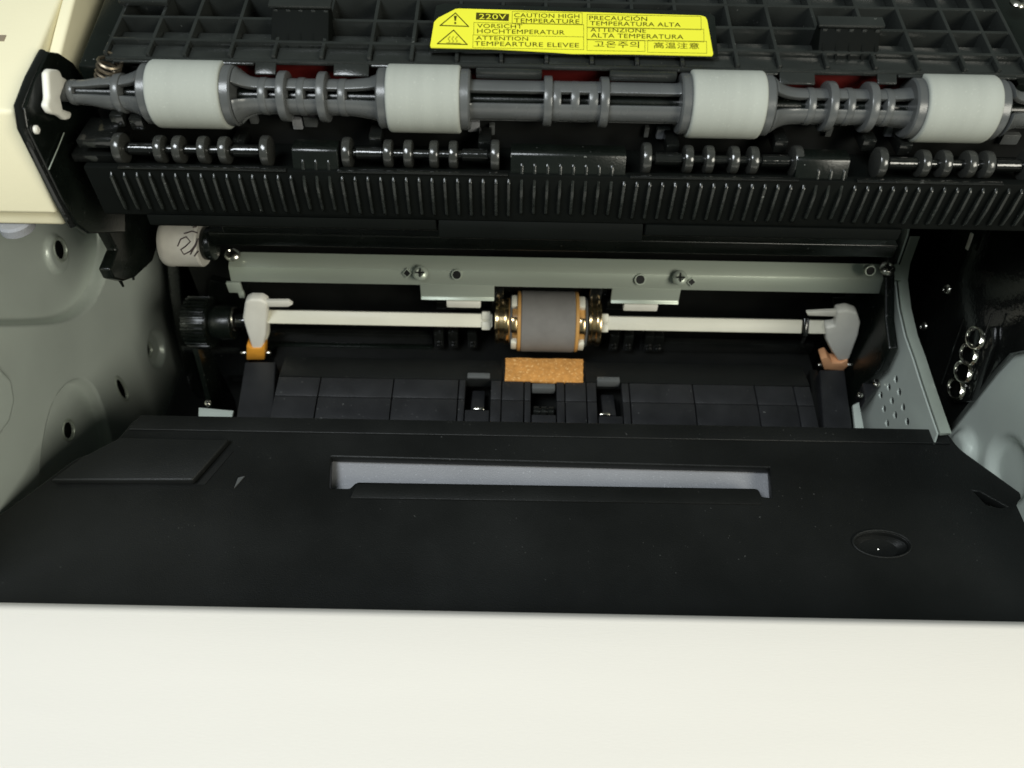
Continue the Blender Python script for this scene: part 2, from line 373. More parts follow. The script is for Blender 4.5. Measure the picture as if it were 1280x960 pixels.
obj('ledge_bumper', lathe([(0, 4.2), (2, 4.2), (2.6, 3.6)], (-128, low.y + 4, low.z - 8), 'z', 20), GREY, hs)

# ================================================================== black end bracket + white bushing
YR, ZR = 173.0, 198.1                        # axis of the grey exit rollers
def xr(px, y=YR, z=ZR):
    """x of the shaft point seen at photo column px on the axis (y, z)"""
    lo, hi = -250, 250
    for _ in range(40):
        m = (lo + hi) / 2; d = Vector((m, y, z)) - CAM
        if 640 + FPX * d.dot(RGT) / d.dot(FWD) < px: lo = m
        else: hi = m
    return lo
br = thing('end_bracket', 'black end bracket with rounded rim holding the roller shaft against the cream housing', 'bracket', (XH + 3, 175, 160))
bp_px = [(52, 64), (66, 66), (84, 78), (96, 96), (150, 120), (150, 290), (104, 292), (88, 280), (70, 248), (44, 196), (26, 160), (22, 134), (36, 98)]
bpoly = [onx(a, b, XH + 2.2) for a, b in bp_px]
obj('plate', extrude(bpoly, (1.6, 0, 0)), BLK, br, 0.5, 3)
rim_px = [(54, 66), (36, 100), (23, 134), (27, 160), (45, 196), (71, 248), (90, 282)]
obj('rim', tube([onx(a, b, XH + 2.4) for a, b in rim_px], 1.0, 10), BLKG, br)
c = onx(44, 162, XH + 4); obj('rivet', lathe([(0, 1.0), (.5, 1.0), (.8, .6)], c, 'x', 16), NYLON, br)
obj('wire', tube([onx(80, 166, XH + 4.4), onx(72, 186, XH + 4.6), onx(61, 212, XH + 4.4)], 0.14, 6), STEEL, br)
bw = [onx(a, b, XH + 8) for a, b in [(118, 260), (168, 282), (190, 282), (188, 262), (184, 330), (152, 352), (124, 332)]]
bu = thing('bushing', 'white nylon shaft bushing clipped into the black end bracket', 'bushing', (XH + 6, YR, ZR - 8))
lever = [(50, 90), (54, 86), (66, 87), (69, 95), (76, 99), (78, 107), (70, 112), (67, 122), (70, 136), (82, 140), (80, 149), (74, 150), (66, 144), (55, 142), (49, 132), (52, 122)]
obj('clip', extrude([onx(a, b, XH + 5) for a, b in lever], (1.8, 0, 0)), NYLON, bu, 0.8, 3)

# ================================================================== exit roller shaft
def xf(px): return xr(px, YR - 3.6, ZR + 2.0)
sh = thing('exit_roller_shaft', 'dark grey ribbed plastic shaft carrying four light grey rubber rollers', 'roller shaft', (xf(720), YR, ZR - 8))
AX = (0, YR, ZR); ROT = R(14)
def fin_run(stations, th=2.3):
    """cross-section shaft: two crossing fins with radius given by stations (px, r)"""
    out = []; K = 5
    for a0, a1 in ((62, 122), (158, 224), (242, 302), (338, 404)):
        V = []; F = []; n = len(stations)
        for x, r in stations:
            for rr, ks in ((r, range(K)), (r - 1.5, range(K - 1, -1, -1))):
                for k in ks:
                    a = R(a0 + (a1 - a0) * k / (K - 1)); V.append(Vector((x, YR + rr * math.cos(a), ZR + rr * math.sin(a))))
        m = 2 * K
        for i in range(n - 1):
            F += [(m * i + k, m * i + (k + 1) % m, m * (i + 1) + (k + 1) % m, m * (i + 1) + k) for k in range(m)]
        F += [tuple(range(m)), tuple(m * (n - 1) + k for k in range(m - 1, -1, -1))]
        out.append((V, F))
    return join(*out)
def flare(px0, px1, r0, r1, n=7, k=2.4):
    """radius r0 at px0 easing to r1 at px1"""
    return [(xf(px0 + (px1 - px0) * i / n), r1 + (r0 - r1) * (1 - i / n) ** k) for i in range(n + 1)]
RH, RS = 6.6, 4.1
runs = [
    [(xf(80), 2.7), (xf(100), 3.0), (xf(125), 3.9), (xf(143), 4.3)] + flare(145, 176, 3.9, RH, 6, 0.6)[1:],
    flare(292, 322, RH, RS) + flare(430, 476, RS, RH, 8, 0.35),
    flare(580, 592, RH, 4.6) + flare(848, 862, 4.6, RH, 5, 0.4),
    flare(968, 1006, RH, RS) + flare(1118, 1158, RS, RH, 8, 0.35),
    flare(1262, 1290, RH, RS) + [(xf(1420), RS)]]
for r_ in runs:
    sg = obj('ribbed_segment', fin_run(r_), SHAFT, sh, 0.18, 2)
    obj('core', lathe([(r_[0][0] + .1, 1.7), (r_[-1][0] - .1, 1.7)], AX, 'x', 16), BLK, sg)  # black core added to give the shade between the ribs
for px, hw, r in [(82, .8, 2.9), (143, .9, 4.6), (326, .9, 4.3), (374, .9, 4.3), (426, .9, 4.3), (696, 1.0, 4.6), (719, 1.0, 4.6), (742, 1.1, 4.6), (1016, .9, 4.3), (1065, .9, 4.3), (1114, .9, 4.3)]:
    obj('collar', disc(xf(px) - hw, xf(px) + hw, r, AX), SHAFT, sh)
for px in (351, 401, 685, 756, 1041, 1092):
    obj('flange_disc', disc(xf(px) - 1.0, xf(px) + 1.0, 5.7, AX), SHAFT, sh)
obj('shaft_end', disc(xf(60), xf(84), 2.2, AX), SHAFT, sh)
for px in (225, 527, 914, 1209):
    x = xr(px, YR - 6.7, ZR + 3.8)
    ho = obj('hub', lathe([(-10.8, 5.2), (-10.8, 6.5), (-10.4, 6.9), (-8.3, 6.9), (-8.3, 6.5), (8.3, 6.5), (8.3, 6.9), (10.4, 6.9), (10.8, 6.5), (10.8, 5.2)], (x, YR, ZR), 'x', 48), SHAFT, sh)
    ro = obj('rubber_roller', lathe([(-8.5, 6.55), (-8.5, 7.25), (-8.35, 7.5), (-8.0, 7.68), (-7.4, 7.7), (7.4, 7.7), (8.0, 7.68), (8.35, 7.5), (8.5, 7.25), (8.5, 6.55)], (x, YR, ZR), 'x', 64, close=False), RUB, sh)

# ================================================================== pinch rollers (one little shaft under each grey roller)
YP, ZP = 165.2, 188.2
names = ['leftmost', 'second from the cream housing', 'third from the cream housing', 'rightmost']
groups = [[152, 202, 225, 256, 282, 334], [435, 486, 511, 543, 567, 619], [807, 859, 885, 916, 940, 994], [1098, 1152, 1178, 1209, 1231, 1283]]
plabel = ['glossy black pinch roller shaft beside the black end bracket, under the leftmost grey roller',
          'glossy black pinch roller shaft just left of the smooth raised centre block',
          'glossy black pinch roller shaft just right of the smooth raised centre block',
          'glossy black pinch roller shaft under the rightmost grey roller']
for g, lab in zip(groups, plabel):
    xs = [xr(p, YP, ZP) for p in g]
    t = thing('pinch_roller', lab, 'roller', ((xs[0] + xs[-1]) / 2, YP, ZP - 3), 'pinch rollers under the grey exit rollers')
    obj('shaft', lathe([(xs[0] - .5, 1.0), (xs[0] + 2, 1.0), (xs[0] + 2.2, 1.5), (xs[1] - 1.6, 1.5), (xs[1] - 1.4, 1.1), (xs[4] + 2, 1.1), (xs[4] + 2.2, 1.5), (xs[5] - 1.8, 1.5), (xs[5] - 1.6, 1.0), (xs[5] + .5, 1.0)], (0, YP, ZP), 'x', 24), BLKG, t)
    for i, x in enumerate(xs):
        obj('disc', disc(x - 1.05, x + 1.05, 3.7 if i in (0, 5) else 3.3, (0, YP, ZP), 'x', 0.5, 32), PINCH, t)

# ================================================================== finned exit guide
eg = thing('finned_guide', 'black finned paper exit guide running full width under the rollers', 'paper guide', (0, 165, 150))
YF = 159.5
z_top = ony(640, 219, YF).z; z_bot = ony(640, 268, YF).z
xl, xrr = ony(118, 240, YF).x, 150
z_low = z_bot - 2.2
body = [Vector((0, YF, z_top)), Vector((0, YF, z_low)), Vector((0, YF + 2.5, z_low - 1.6)), Vector((0, YF + 16, z_low - 1.6)), Vector((0, YF + 16, z_top - 3)), Vector((0, YF + 2.2, z_top - 3)), Vector((0, YF + 2.2, z_top))]
obj('body', extrude([p + Vector((xl, 0, 0)) for p in body], (xrr - xl, 0, 0)), BLK_SHADE, eg, 0.35)
obj('rear_wall', box(xl, xrr, YF + 16.1, YF + 18.5, z_low - 1.5, ZR - 6), DEEP, eg)
ra = [(362, 420), (638, 785), (1003, 1071)]
zr_ = ony(640, 190, YF + 3).z
for a, b in ra:
    xa, xb = ony(a, 200, YF).x, ony(b, 200, YF).x
    obj('raised_block', extrude([Vector((xa, YF + .1, z_top - 2)), Vector((xa, YF + 2.6, zr_ - .4)), Vector((xa, YF + 3.2, zr_)), Vector((xa, YF + 7, zr_ - .2)), Vector((xa, YF + 7, z_top - 2))], (xb - xa, 0, 0)), BLK, eg, 0.3)
rims = [(150, 361), (421, 637), (786, 1002), (1072, 1262)]
for a, b in rims:
    xa, xb = ony(a, 219, YF).x, ony(b, 219, YF).x
    obj('rim', bar((xa + .3, YF - .5, z_top + .02), (1, 0, 0), (0, 1, 0), (0, 0, 1), xb - xa - .6, 1.3, .42), BLKG, eg, 0.18)
fin_pts = [(0, -.05, 0), (0, -1.0, -1.0), (0, -1.15, -6), (0, -.8, z_bot - z_top + 1), (0, -.05, z_bot - z_top)]
fm, fo = mesh_data('fin', *extrude([Vector(p) + Vector((-.38, 0, 0)) for p in fin_pts], (.76, 0, 0)), FIN, 0.25, 2, True, Vector((0, 0, 0)))
tall = [(0, 3.2 - .4, zr_ - z_top - 1.6), (0, 1.4, zr_ - z_top - 2.6), (0, -1.1, -3.5), (0, -1.15, -6), (0, -.8, z_bot - z_top + 1), (0, -.05, z_bot - z_top), (0, .3, -2)]
tm, _ = mesh_data('fin', *extrude([Vector(p) + Vector((-.38, 0, 0)) for p in tall], (.76, 0, 0)), FIN, 0.25, 2, True, Vector((0, 0, 0)))
x = ony(150, 240, YF).x
while x < 138:
    pxx = 640 + (Vector((x, YF, z_top)) - CAM).dot(RGT) / (Vector((x, YF, z_top)) - CAM).dot(FWD) * FPX
    ris = any(a + 6 < pxx < b - 6 for a, b in ra)
    put('fin', tm if ris else fm, (x, YF, z_top - (0 if ris else .9)), eg)
    x += 3.05
for a, b, dz in [(188, 546, 0), (548, 806, 2.4), (808, 1132, 0.4)]:
    xa, xb = ony(a, 275, YF).x, ony(b, 275, YF).x
    obj('lower_lip', extrude([Vector((xa, YF - .9, z_low + .8 - dz)), Vector((xa, YF - 1.2, z_low - 2.2 - dz)), Vector((xa, YF + 1.5, z_low - 4.6 - dz)), Vector((xa, YF + 9, z_low - 4.6 - dz)), Vector((xa, YF + 9, z_low - 1.7)), Vector((xa, YF + 2.4, z_low - 1.7)), Vector((xa, YF - .05, z_low + .1))], (xb - xa - .15, 0, 0)), BLK_SHADE, eg, 0.3)
# retaining clips and stops under the shaft
for px, py in [(148, 146), (172, 150), (120, 172), (300, 178), (470, 172), (606, 178), (840, 182), (975, 178), (1085, 176), (1130, 182)]:
    p = ony(px, py, YP + 4); obj('retainer', box(p.x - 1.6, p.x + 1.6, p.y - 1.4, p.y + 5, p.z - 2, p.z + 1.2), BLKG, eg, 0.4)
for px, py, wd in [(317, 146, 1.0), (388, 150, 1.6), (372, 153, 1.2), (470, 156, .9), (592, 156, 1.5), (615, 160, .7), (808, 163, .6), (829, 165, 1.7), (1036, 162, .8), (1113, 162, 1.3), (1262, 172, 2.2)]:
    p = ony(px, py, YR + 2); obj('stop_tab', box(p.x - wd, p.x + wd, p.y - .8, p.y + 8, p.z - 1.6, p.z + 1.2), SHAFT if random.random() < .4 else GREY, eg, 0.3)
for px0, px1, py in [(90, 150, 190), (96, 140, 172)]:
    p, q = ony(px0, py, YP), ony(px1, py, YP); obj('side_shelf', box(p.x, q.x, YP - 1, YP + 9, p.z - 2.2, p.z), BLKG, eg, 0.3)

# ================================================================== compression spring at left
p0 = ony(132, 106, 175.5); p1 = ony(138, 74, 175.5)
sp = tag(obj('compression_spring', coil(p0, p1, 2.4, 5.2, 0.42), mat('dull_spring_wire', (0.20, 0.165, 0.12), 0.4, metal=0.9)), 'small bronze compression spring behind the left end of the roller shaft', 'spring')

# ================================================================== fuser cover (ribbed grid)
TG = R(8); U = Vector((1, 0, 0)); Vd = Vector((0, math.cos(TG), math.sin(TG))); Nn = Vector((0, -math.sin(TG), math.cos(TG)))
G0 = CAM + ray(640, 76.5) * 185
def gp(px, py, h=0.0): return on(px, py, G0 + Nn * h, Nn)
def uv(p): d = p - G0; return d.x, d.dot(Vd)
def gw(u, v, h=0.0): return Vector((G0.x + u, 0, 0)) + Vector((0, G0.y, G0.z)) + Vd * v + Nn * h
fu = thing('fuser_cover', 'black fuser cover moulded as a grid of ribs, behind the grey rollers', 'cover', G0 + Vector((0, 15, -12)))
def gbox(u0, u1, v0, v1, h0, h1): return bar(gw(u0, v0, h0), U, Vd, Nn, u1 - u0, v1 - v0, h1 - h0)
uL = uv(gp(130, 66))[0]; uR = uv(gp(1276, 66))[0]
vr = [uv(gp(640, y))[1] for y in (76.5, 56.5, 28.5, 0.5)]
vr.append(vr[3] + 12); vr.append(vr[4] + 13)
obj('base', gbox(uL, uR, 6.5, vr[5], -9, -7.5), BLK, fu)
for k, v in enumerate(vr): obj('long_rib', gbox(uL, uR, v - .5, v + .5, -1.9 if k == 0 else -7.4, -.8 if k == 0 else 0), GRID, fu, 0.25)
cols_px = [191, 236, 292, 346, 405, 464, 516, 572, 627, 683, 739, 795, 851, 919, 971, 1030, 1090, 1143, 1200, 1242]
us = [uv(gp(p, 48 + (p - 640) * .0188 + 8.5))[0] for p in cols_px]
ue = [uL] + us + [uR]
for u in ue:
    obj('cross_rib', join(gbox(u - .45, u + .45, .55, 4.5, -1.9, -.03), gbox(u - .45, u + .45, 4.5, vr[5], -7.4, -.03)), GRID, fu, 0.2)
for row, (v0, v1) in enumerate(zip(vr[:-1], vr[1:])):
    if row == 2: continue
    for u0, u1 in zip(ue[:-1], ue[1:]):
        dep = {0: -.9, 1: -1.9, 3: -2.5, 4: -3}[row] - random.random() * .4
        gap = {0: 1.0, 1: 3.2, 3: 1.4, 4: 1}[row]
        obj('cell_panel', gbox(u0 + .5, u1 - .5, v0 + .55, v1 - gap, -2.0 if row == 0 else -6.8, dep), GRID, fu, 0.25)
def front_lip(a, b, drop, out):
    ua, ub = uv(gp(a, 70 + (a - 640) * .0188))[0], uv(gp(b, 70 + (b - 640) * .0188))[0]
    obj('front_lip', extrude([gw(ua, -.55, -1.0), gw(ua, -.55 - out, -1.0 - drop), gw(ua, -.4 - out, -1.6 - drop), gw(ua, -.55, -1.9)], (ub - ua, 0, 0)), GRID, fu, 0.2)
for a, b, d, o in [(142, 318, .3, .5), (320, 346, 1.2, 2.6), (418, 462, 1.2, 2.6), (464, 540, .3, .5), (885, 972, .3, .6), (974, 1018, 1.2, 2.6), (1096, 1120, 1.0, 2.2), (1122, 1270, .3, .6)]:
    front_lip(a, b, d, o)
def hinge_tab(a, b, ytop, ybot):
    p0, p1 = gp(a, ytop, 4.6), gp(b, ytop, 4.6); ua, va = uv(p0); ub, _ = uv(p1)
    q = gp((a + b) / 2, ybot, -1.5); vb = uv(q)[1]
    t = obj('hinge_tab', extrude([gw(ua + .6, va - .3, 3.6), gw(ua + .6, vb, -1.6), gw(ua + .6, vb + .3, -5), gw(ua + .6, va + 2.5, -5), gw(ua + .6, va + 2.5, 3.6)], (ub - ua - 1.2, 0, 0)), BLK_SHADE, fu, 0.3)
    obj('tab_lip', gbox(ua, ub, va - .7, va + 2.7, 3.65, 4.6), GRID, t, 0.25)
    for k in range(5):
        u = ua + (ub - ua) * (k + .55) / 5
        obj('stud', gbox(u - .55, u + .55, va - 1.0, va - .72, 2.6, 3.6), GRID, t, 0.2)
        obj('tab_rib', extrude([gw(u - .25, va - .9, 2.6), gw(u - .25, vb - .6, -1.4), gw(u - .25, vb + .3, -2.2), gw(u - .25, va + .3, 1.2)], (.5, 0, 0)), BLK_SHADE, t)
hinge_tab(335, 414, 4, 62); hinge_tab(1024, 1106, 28, 76)
obj('red_guide', extrude([gw(uL + 12, 2.2, -2.1), gw(uL + 12, 3.4, -2.1), gw(uL + 12, 4.6, -24), gw(uL + 12, 3.2, -24)], (uR - uL - 26, 0, 0)), RED, fu, 0.2, label='dark red strip under the front edge of the grid')
for a, b in [(595, 678), (762, 846)]:
    ua, ub = uv(gp(a, 72))[0], uv(gp(b, 72))[0]
    obj('under_tab', gbox(ua, ub, -2.2, -.6, -3.4, -1.2), GRID, fu, 0.4)
p = gp(150, 8); obj('side_clip', gbox(uv(p)[0], uv(p)[0] + 12, uv(p)[1], uv(p)[1] + 2.4, 0.1, 1.6), GRID, fu, 0.3)
p = gp(1262, 4); screw(fu, gp(1272, 5, .5), Nn, 2.0)
# left dark frame beyond the grid
obj('side_frame', extrude([gw(uL - 9, vr[5], -2), gw(uL - 9, 2, -5), gw(uL - 9, 0, -24), gw(uL - 9, vr[5], -24)], (8.4, 0, 0)), BLK, fu, 0.6)

obj('side_frame', extrude([gw(uR + .6, vr[5], -2), gw(uR + .6, 2, -5), gw(uR + .6, 0, -24), gw(uR + .6, vr[5], -24)], (14, 0, 0)), BLK, fu, 0.6)
# ================================================================== warning label
LH = 1.1
lab = thing('warning_label', 'yellow high-temperature warning label stuck to the black grid cover', 'label', gp(715, 45, 0.2))
def lpx(x, y): return gp(530 + x / 3.46, y / 3.46, LH)      # zoomed-in survey coordinates of the label
def lw(x, y, h=0.0): return gp(530 + x / 3.46, y / 3.46, LH + h)
plq = [gp(a, b, .1) for a, b in [(545, 10), (556, 7), (884, 17), (893, 24), (897, 74), (535, 66)]]
obj('backing_plate', extrude(plq, Nn * (LH - .35)), BLK, lab, 0.3)
out_px = [(30, 208), (27, 200), (44, 98), (62, 80), (136, 42), (150, 40), (1196, 70), (1216, 76), (1224, 90), (1250, 236), (1246, 244), (900, 236), (640, 234), (560, 228), (300, 214)]
obj('sheet', extrude([lw(x, y, -.2) for x, y in out_px], Nn * .2), YEL, lab, smooth=False)
def flat(loops, name, material, h=0.03):
    V, F = [], []
    for lp_ in loops:
        k = len(V); V += [lw(x, y, h) for x, y in lp_]; F.append(tuple(range(k, k + len(lp_))))
    return obj(name, (V, F), material, lab, smooth=False)
def line(pts, wd=2.2, closed=True):
    q = []; n = len(pts)
    for i in range(n if closed else n - 1):
        a = Vector(pts[i]); b = Vector(pts[(i + 1) % n]); d = (b - a).normalized() * wd / 2; e = Vector((-d.y, d.x))
        q.append([tuple(a - d + e), tuple(b + d + e), tuple(b + d - e), tuple(a - d - e)])
    return q
for x0, y0, x1, y1 in [(382, 50, 684, 102), (216, 97, 690, 151), (212, 151, 690, 206), (706, 62, 1198, 120), (706, 117, 1210, 172), (706, 170, 955, 218), (968, 174, 1222, 226)]:
    sk = (y1 - y0) * -.06; dy = (x1 - x0) * .018
    flat(line([(x0, y0), (x1, y0 + dy), (x1 - sk * .3, y1 + dy), (x0 + sk * .3, y1)], 1.5), 'border', INK)
flat(line([(136, 56), (192, 114), (70, 110)], 4.5), 'warning_triangle', INK)
flat([[(129, 68), (142, 68), (138, 90), (132, 90)], [(131, 95), (139, 95), (139, 104), (131, 104)]], 'exclamation_mark', INK, .05)
flat(line([(128, 130), (186, 192), (58, 189)], 4.5), 'hot_surface_triangle', INK)
flat([q for k in range(3) for q in line([(108 + 16 * k + 4 * math.sin(j * 1.4), 182 - j * 4.2) for j in range(7)], 3, False)] + line([(98, 185), (158, 187)], 3, False), 'heat_symbol', mat('faded_ink', (.35, .33, .02), .5), .05)
flat([[(226, 54), (368, 60), (366, 91), (224, 85)]], 'voltage_box', INK)
def lettering(body, x0, y0, x1, y1, skew=0.018, material=INK, bold=0.0, h=.06):
    cu = bpy.data.curves.new('lettering', 'FONT'); cu.body = body; cu.offset = bold; cu.space_character = 1.05
    cu.resolution_u = 3
    t = bpy.data.objects.new('lettering', cu); me = bpy.data.meshes.new_from_object(t)
    if len(me.vertices) == 0: return
    xs = [v.co.x for v in me.vertices]; ys = [v.co.y for v in me.vertices]; a, b, c, d = min(xs), max(xs), min(ys), max(ys)
    V = [lw(x0 + (v.co.x - a) / (b - a) * (x1 - x0), (y1 - (v.co.y - c) / (d - c) * (y1 - y0)) + (v.co.x - a) / (b - a) * (x1 - x0) * skew, h) for v in me.vertices]
    F = [tuple(f.vertices) for f in me.polygons]
    bpy.data.objects.remove(t); bpy.data.curves.remove(cu); bpy.data.meshes.remove(me)
    return obj('lettering', (V, F), material, lab, smooth=False)
lettering('220V', 238, 60, 356, 82, material=YEL, h=.09)
for body, x0, y0, x1, y1 in [('CAUTION HIGH', 390, 56, 672, 74), ('TEMPERATURE', 390, 79, 672, 97), ('VORSICHT', 230, 102, 425, 120), ('HOCHTEMPERATUR', 230, 124, 608, 143),
                             ('ATTENTION', 225, 155, 450, 172), ('TEMPEARTURE ELEVEE', 218, 178, 670, 197), ('PRECAUCIÓN', 715, 63, 965, 86), ('TEMPERATURA ALTA', 718, 91, 1110, 109),
                             ('ATTENZIONE', 720, 119, 960, 137), ('ALTA TEMPERATURA', 722, 143, 1122, 162), ('고온주의', 735, 176, 930, 204), ('高温注意', 994, 182, 1190, 208)]:
    lettering(body, x0, y0, x1, y1)

# ================================================================== dark rails below the guide
for (y_, z_, a, b, py, nm, lb) in [(186, 0, 276, 1120, 282, 'upper', 'thin black rail just under the finned guide'), (194, 0, 262, 1128, 298, 'lower', 'black rail between finned guide and steel cross bar')]:
    pa = ony(640, py, y_); xa, xb = ony(a, py, y_).x, ony(b, py, y_).x
    tag(obj('guide_rail', join(box(xa, xb, y_, y_ + 5, pa.z - 5, pa.z)), BLK, None, 0.45, 3), lb, 'rail')

# ================================================================== steel cross bar
cbx = thing('cross_bar', 'pale greenish steel cross bar with two tabs and screws above the feed roller', 'bar', (0, 206, 100))
YB = 203.0
pA, pB = ony(287, 335, YB), ony(1128, 350, YB)
zb_top = ony(690, 341, YB).z
zb_bot = ony(690, 358, YB - 1).z
xa, xb = ony(284, 330, YB).x, ony(1122, 345, YB).x
up_y = 10.0
topp = onz(690, 322, zb_top + 2.2)
th = 1.0
obj('top_web', extrude([Vector((xa, YB, zb_top)), Vector((xa, topp.y, topp.z)), Vector((xa, topp.y, topp.z - th)), Vector((xa, YB + .3, zb_top - th))], (xb - xa + 2, 0, 0)), STEEL, cbx, 0.2)
obj('front_web', extrude([Vector((xa, YB - .05, zb_top - .02)), Vector((xa, YB - 1.6, zb_bot)), Vector((xa, YB - .8, zb_bot - .2)), Vector((xa, YB + .8, zb_top - th - .1))], (xb - xa, 0, 0)), STEEL, cbx, 0.2)
for a, b in [(526, 618), (764, 850)]:
    x0, x1 = ony(a, 365, YB - 1).x, ony(b, 365, YB - 1).x
    z1 = ony((a + b) / 2, 375 + ((a + b) / 2 - 690) * .0188, YB - 2).z
    tb = obj('tab', extrude([Vector((x0, YB - 1.65, zb_bot + .5)), Vector((x0, YB - 2.1, z1 + .8)), Vector((x0, YB - 3.2, z1)), Vector((x0, YB - 1.0, z1 - 1)), Vector((x0, YB - .9, zb_bot))], (x1 - x0, 0, 0)), STEEL, cbx, 0.3, 3)
    xm = (x0 + x1) / 2 + (2 if a < 600 else -1)
    obj('pad', box(xm - 6, xm + 6, YB - 2.6, YB + .5, z1 - 4.2, z1 - 1.2), NYLON, tb, 0.5)
fn = Vector((0, -.9, .5)).normalized()
def bar_pt(px, py):
    p = ony(px, py, YB - .6); return p
for px, py, r in [(526, 341, 2.6), (849, 347, 2.6)]:
    screw(cbx, bar_pt(px, py) + fn * .8, (0, -.6, .8), r, STEEL)
for px, py, r in [(292, 321, 2.7), (1107, 339, 2.7)]:
    screw(cbx, onz(px, py, zb_top + 1.6) + Vector((0, 0, 1.0)), (0, -.35, .9), r, SCREW)
def bhole(px, py, r, sq=False):
    p = bar_pt(px, py); ax = (fn, Vector((1, 0, 0)), fn.cross(Vector((1, 0, 0))))
    rm = obj('punched_hole', ring(-1.2, .75, r * 1.25, r * .95, p, ax, 4 if sq else 20), STEEL, cbx)
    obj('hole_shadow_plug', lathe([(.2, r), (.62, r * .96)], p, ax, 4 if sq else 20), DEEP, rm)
for px, py, r, s in [(571, 343, 1.5, 0), (800, 349, 1.6, 0), (509, 341, 1.3, 1), (864, 352, 1.3, 1), (1087, 338, 1.5, 0)]: bhole(px, py, r, s)
p = ony(286, 358, YB - 1); obj('end_hook', join(box(p.x - .5, p.x + 4.4, YB - 1.5, YB - .3, p.z - 2.6, p.z + 2), box(p.x + 2.6, p.x + 4.6, YB - 1.6, YB - .4, p.z - 5, p.z - 2)), STEEL, cbx, 0.25)

# ================================================================== feed shaft and pickup roller
YS, ZS = 201.0, 96.0
def xs_(px): return xr(px, YS, ZS)
zc = ony(690, 402, YS).z; ZS = zc
fs = thing('feed_shaft', 'ivory square feed shaft with drooping white end levers, below the steel cross bar', 'shaft', (0, YS, ZS - 15))
def rod(px0, px1, h=2.45):
    return box(xs_(px0), xs_(px1), YS - h, YS + h, ZS - h, ZS + h)
rotm = Matrix.Rotation(R(-42), 3, 'X')
def spin(vf):
    c = Vector((0, YS, ZS)); return [c + rotm @ (Vector(v) - c) for v in vf[0]], vf[1]
obj('rod', spin(rod(322, 616)), IVORY, fs, 0.45)
obj('rod', spin(rod(752, 1000)), IVORY, fs, 0.45)
obj('rod', spin(rod(1008, 1046)), IVORY, fs, 0.45)
obj('retaining_clip', join(spin(box(xs_(1001), xs_(1007), YS - 3.0, YS + 3.0, ZS - 3.4, ZS + 3.2)), box(xs_(1003), xs_(1008), YS - 3.4, YS - 2.6, ZS - 9, ZS - 2)), BLKG, fs, 0.3)
for px, s in ((608, 1), (754, -1)):
    x = xs_(px)
    for k in range(2):
        obj('collar_claw', spin(box(x - 1.6, x + 1.6, YS - 3.0, YS - .5 + 3.2, ZS - 3.3 + 3.5 * k, ZS - .2 + 3.5 * k)), IVORY, fs, 0.4)
def lever_(pts, ydepth, dy):
    return extrude([ony(a, b, YS - 3.0 + dy) for a, b in pts], (0, ydepth, 0))
lv = obj('end_lever', lever_([(306, 378), (312, 375), (326, 375), (334, 380), (334, 398), (333, 418), (328, 440), (316, 440), (309, 418), (303, 398)], 4.2, -1.0), NYLON, fs, 0.9, 3)
obj('finger', lever_([(328, 377), (360, 377), (366, 381), (360, 384), (328, 384)], 1.6, -.3), NYLON, lv, 0.3)
obj('lever_skirt', lever_([(318, 398), (336, 404), (336, 420), (328, 440), (320, 436)], 3.0, 1.2), IVORY, lv, 0.8, 3)
lv = obj('end_lever', lever_([(1046, 390), (1060, 388), (1072, 392), (1076, 404), (1073, 420), (1062, 450), (1048, 452), (1040, 440), (1032, 424), (1032, 410), (1044, 408)], 4.2, -1.0), NYLON, fs, 0.9, 3)
obj('finger', lever_([(1008, 391), (1046, 389), (1046, 396), (1010, 395)], 1.6, -.3), NYLON, lv, 0.3)
obj('lever_skirt', lever_([(1030, 410), (1050, 410), (1048, 446), (1040, 442), (1031, 424)], 3.0, 1.2), IVORY, lv, 0.8, 3)
def foot(pts, m, pins, lb):
    f = obj('foot', extrude([ony(a, b, YS - 4.6) for a, b in pts], (0, 5, 0)), m, fs, 0.4, label=lb)
    for a, b in pins:
        p = ony(a, b, YS - 3); obj('pin', disc(-1.2, 1.2, .9, p, 'x', .3, 16), SCREW, f)
foot([(308, 432), (314, 436), (326, 436), (331, 431), (331, 450), (308, 450)], ORANGE, [(305, 441), (335, 441)], 'orange plastic foot')
foot([(1026, 449), (1034, 446), (1040, 454), (1052, 454), (1060, 450), (1060, 458), (1054, 464), (1030, 462)], PEACH, [(1026, 456), (1062, 456)], 'peach plastic foot')

pr = thing('pickup_roller', 'grey-brown rubber pickup roller with amber edges and bronze end rings', 'roller', (xs_(684), YS, ZS - 11))
RR = 10.9; x0, x1 = xs_(651), xs_(717)
obj('rubber_sleeve', lathe([(x0, RR - 1.2), (x0, RR - .3), (x0 + .3, RR), (x1 - .3, RR), (x1, RR - .3), (x1, RR - 1.2)], (0, YS, ZS), 'x', 64, False), RUBD, pr)
obj('core', disc(x0 - 4.2, x1 + 4.2, 8.2, (0, YS, ZS)), BROWN, pr)
for a, b in ((x0 - 1.3, x0 - .02), (x1 + .02, x1 + 1.3)):
    obj('amber_band', ring(a, b, RR - .15, 6, (0, YS, ZS), 'x', 56), BROWN, pr)
for s, xx in ((-1, x0), (1, x1)):
    for k in range(3):
        z = ZS + 6.6 - 6.0 * k
        xa_, xb_ = sorted((xx + s * 1.3, xx + s * 3.4))
        obj('claw', extrude([Vector((xa_, YS + math.cos(t) * rr, ZS + math.sin(t) * rr)) for rr, ts in ((RR - .6, [R(a_) for a_ in range(72 + 55 * k, 112 + 55 * k, 8)]), (RR - 3.0, [R(a_) for a_ in range(104 + 55 * k, 70 + 55 * k, -8)])) for t in ts], (xb_ - xa_, 0, 0)), IVORY if k != 1 else BRASS, pr, 0.3)
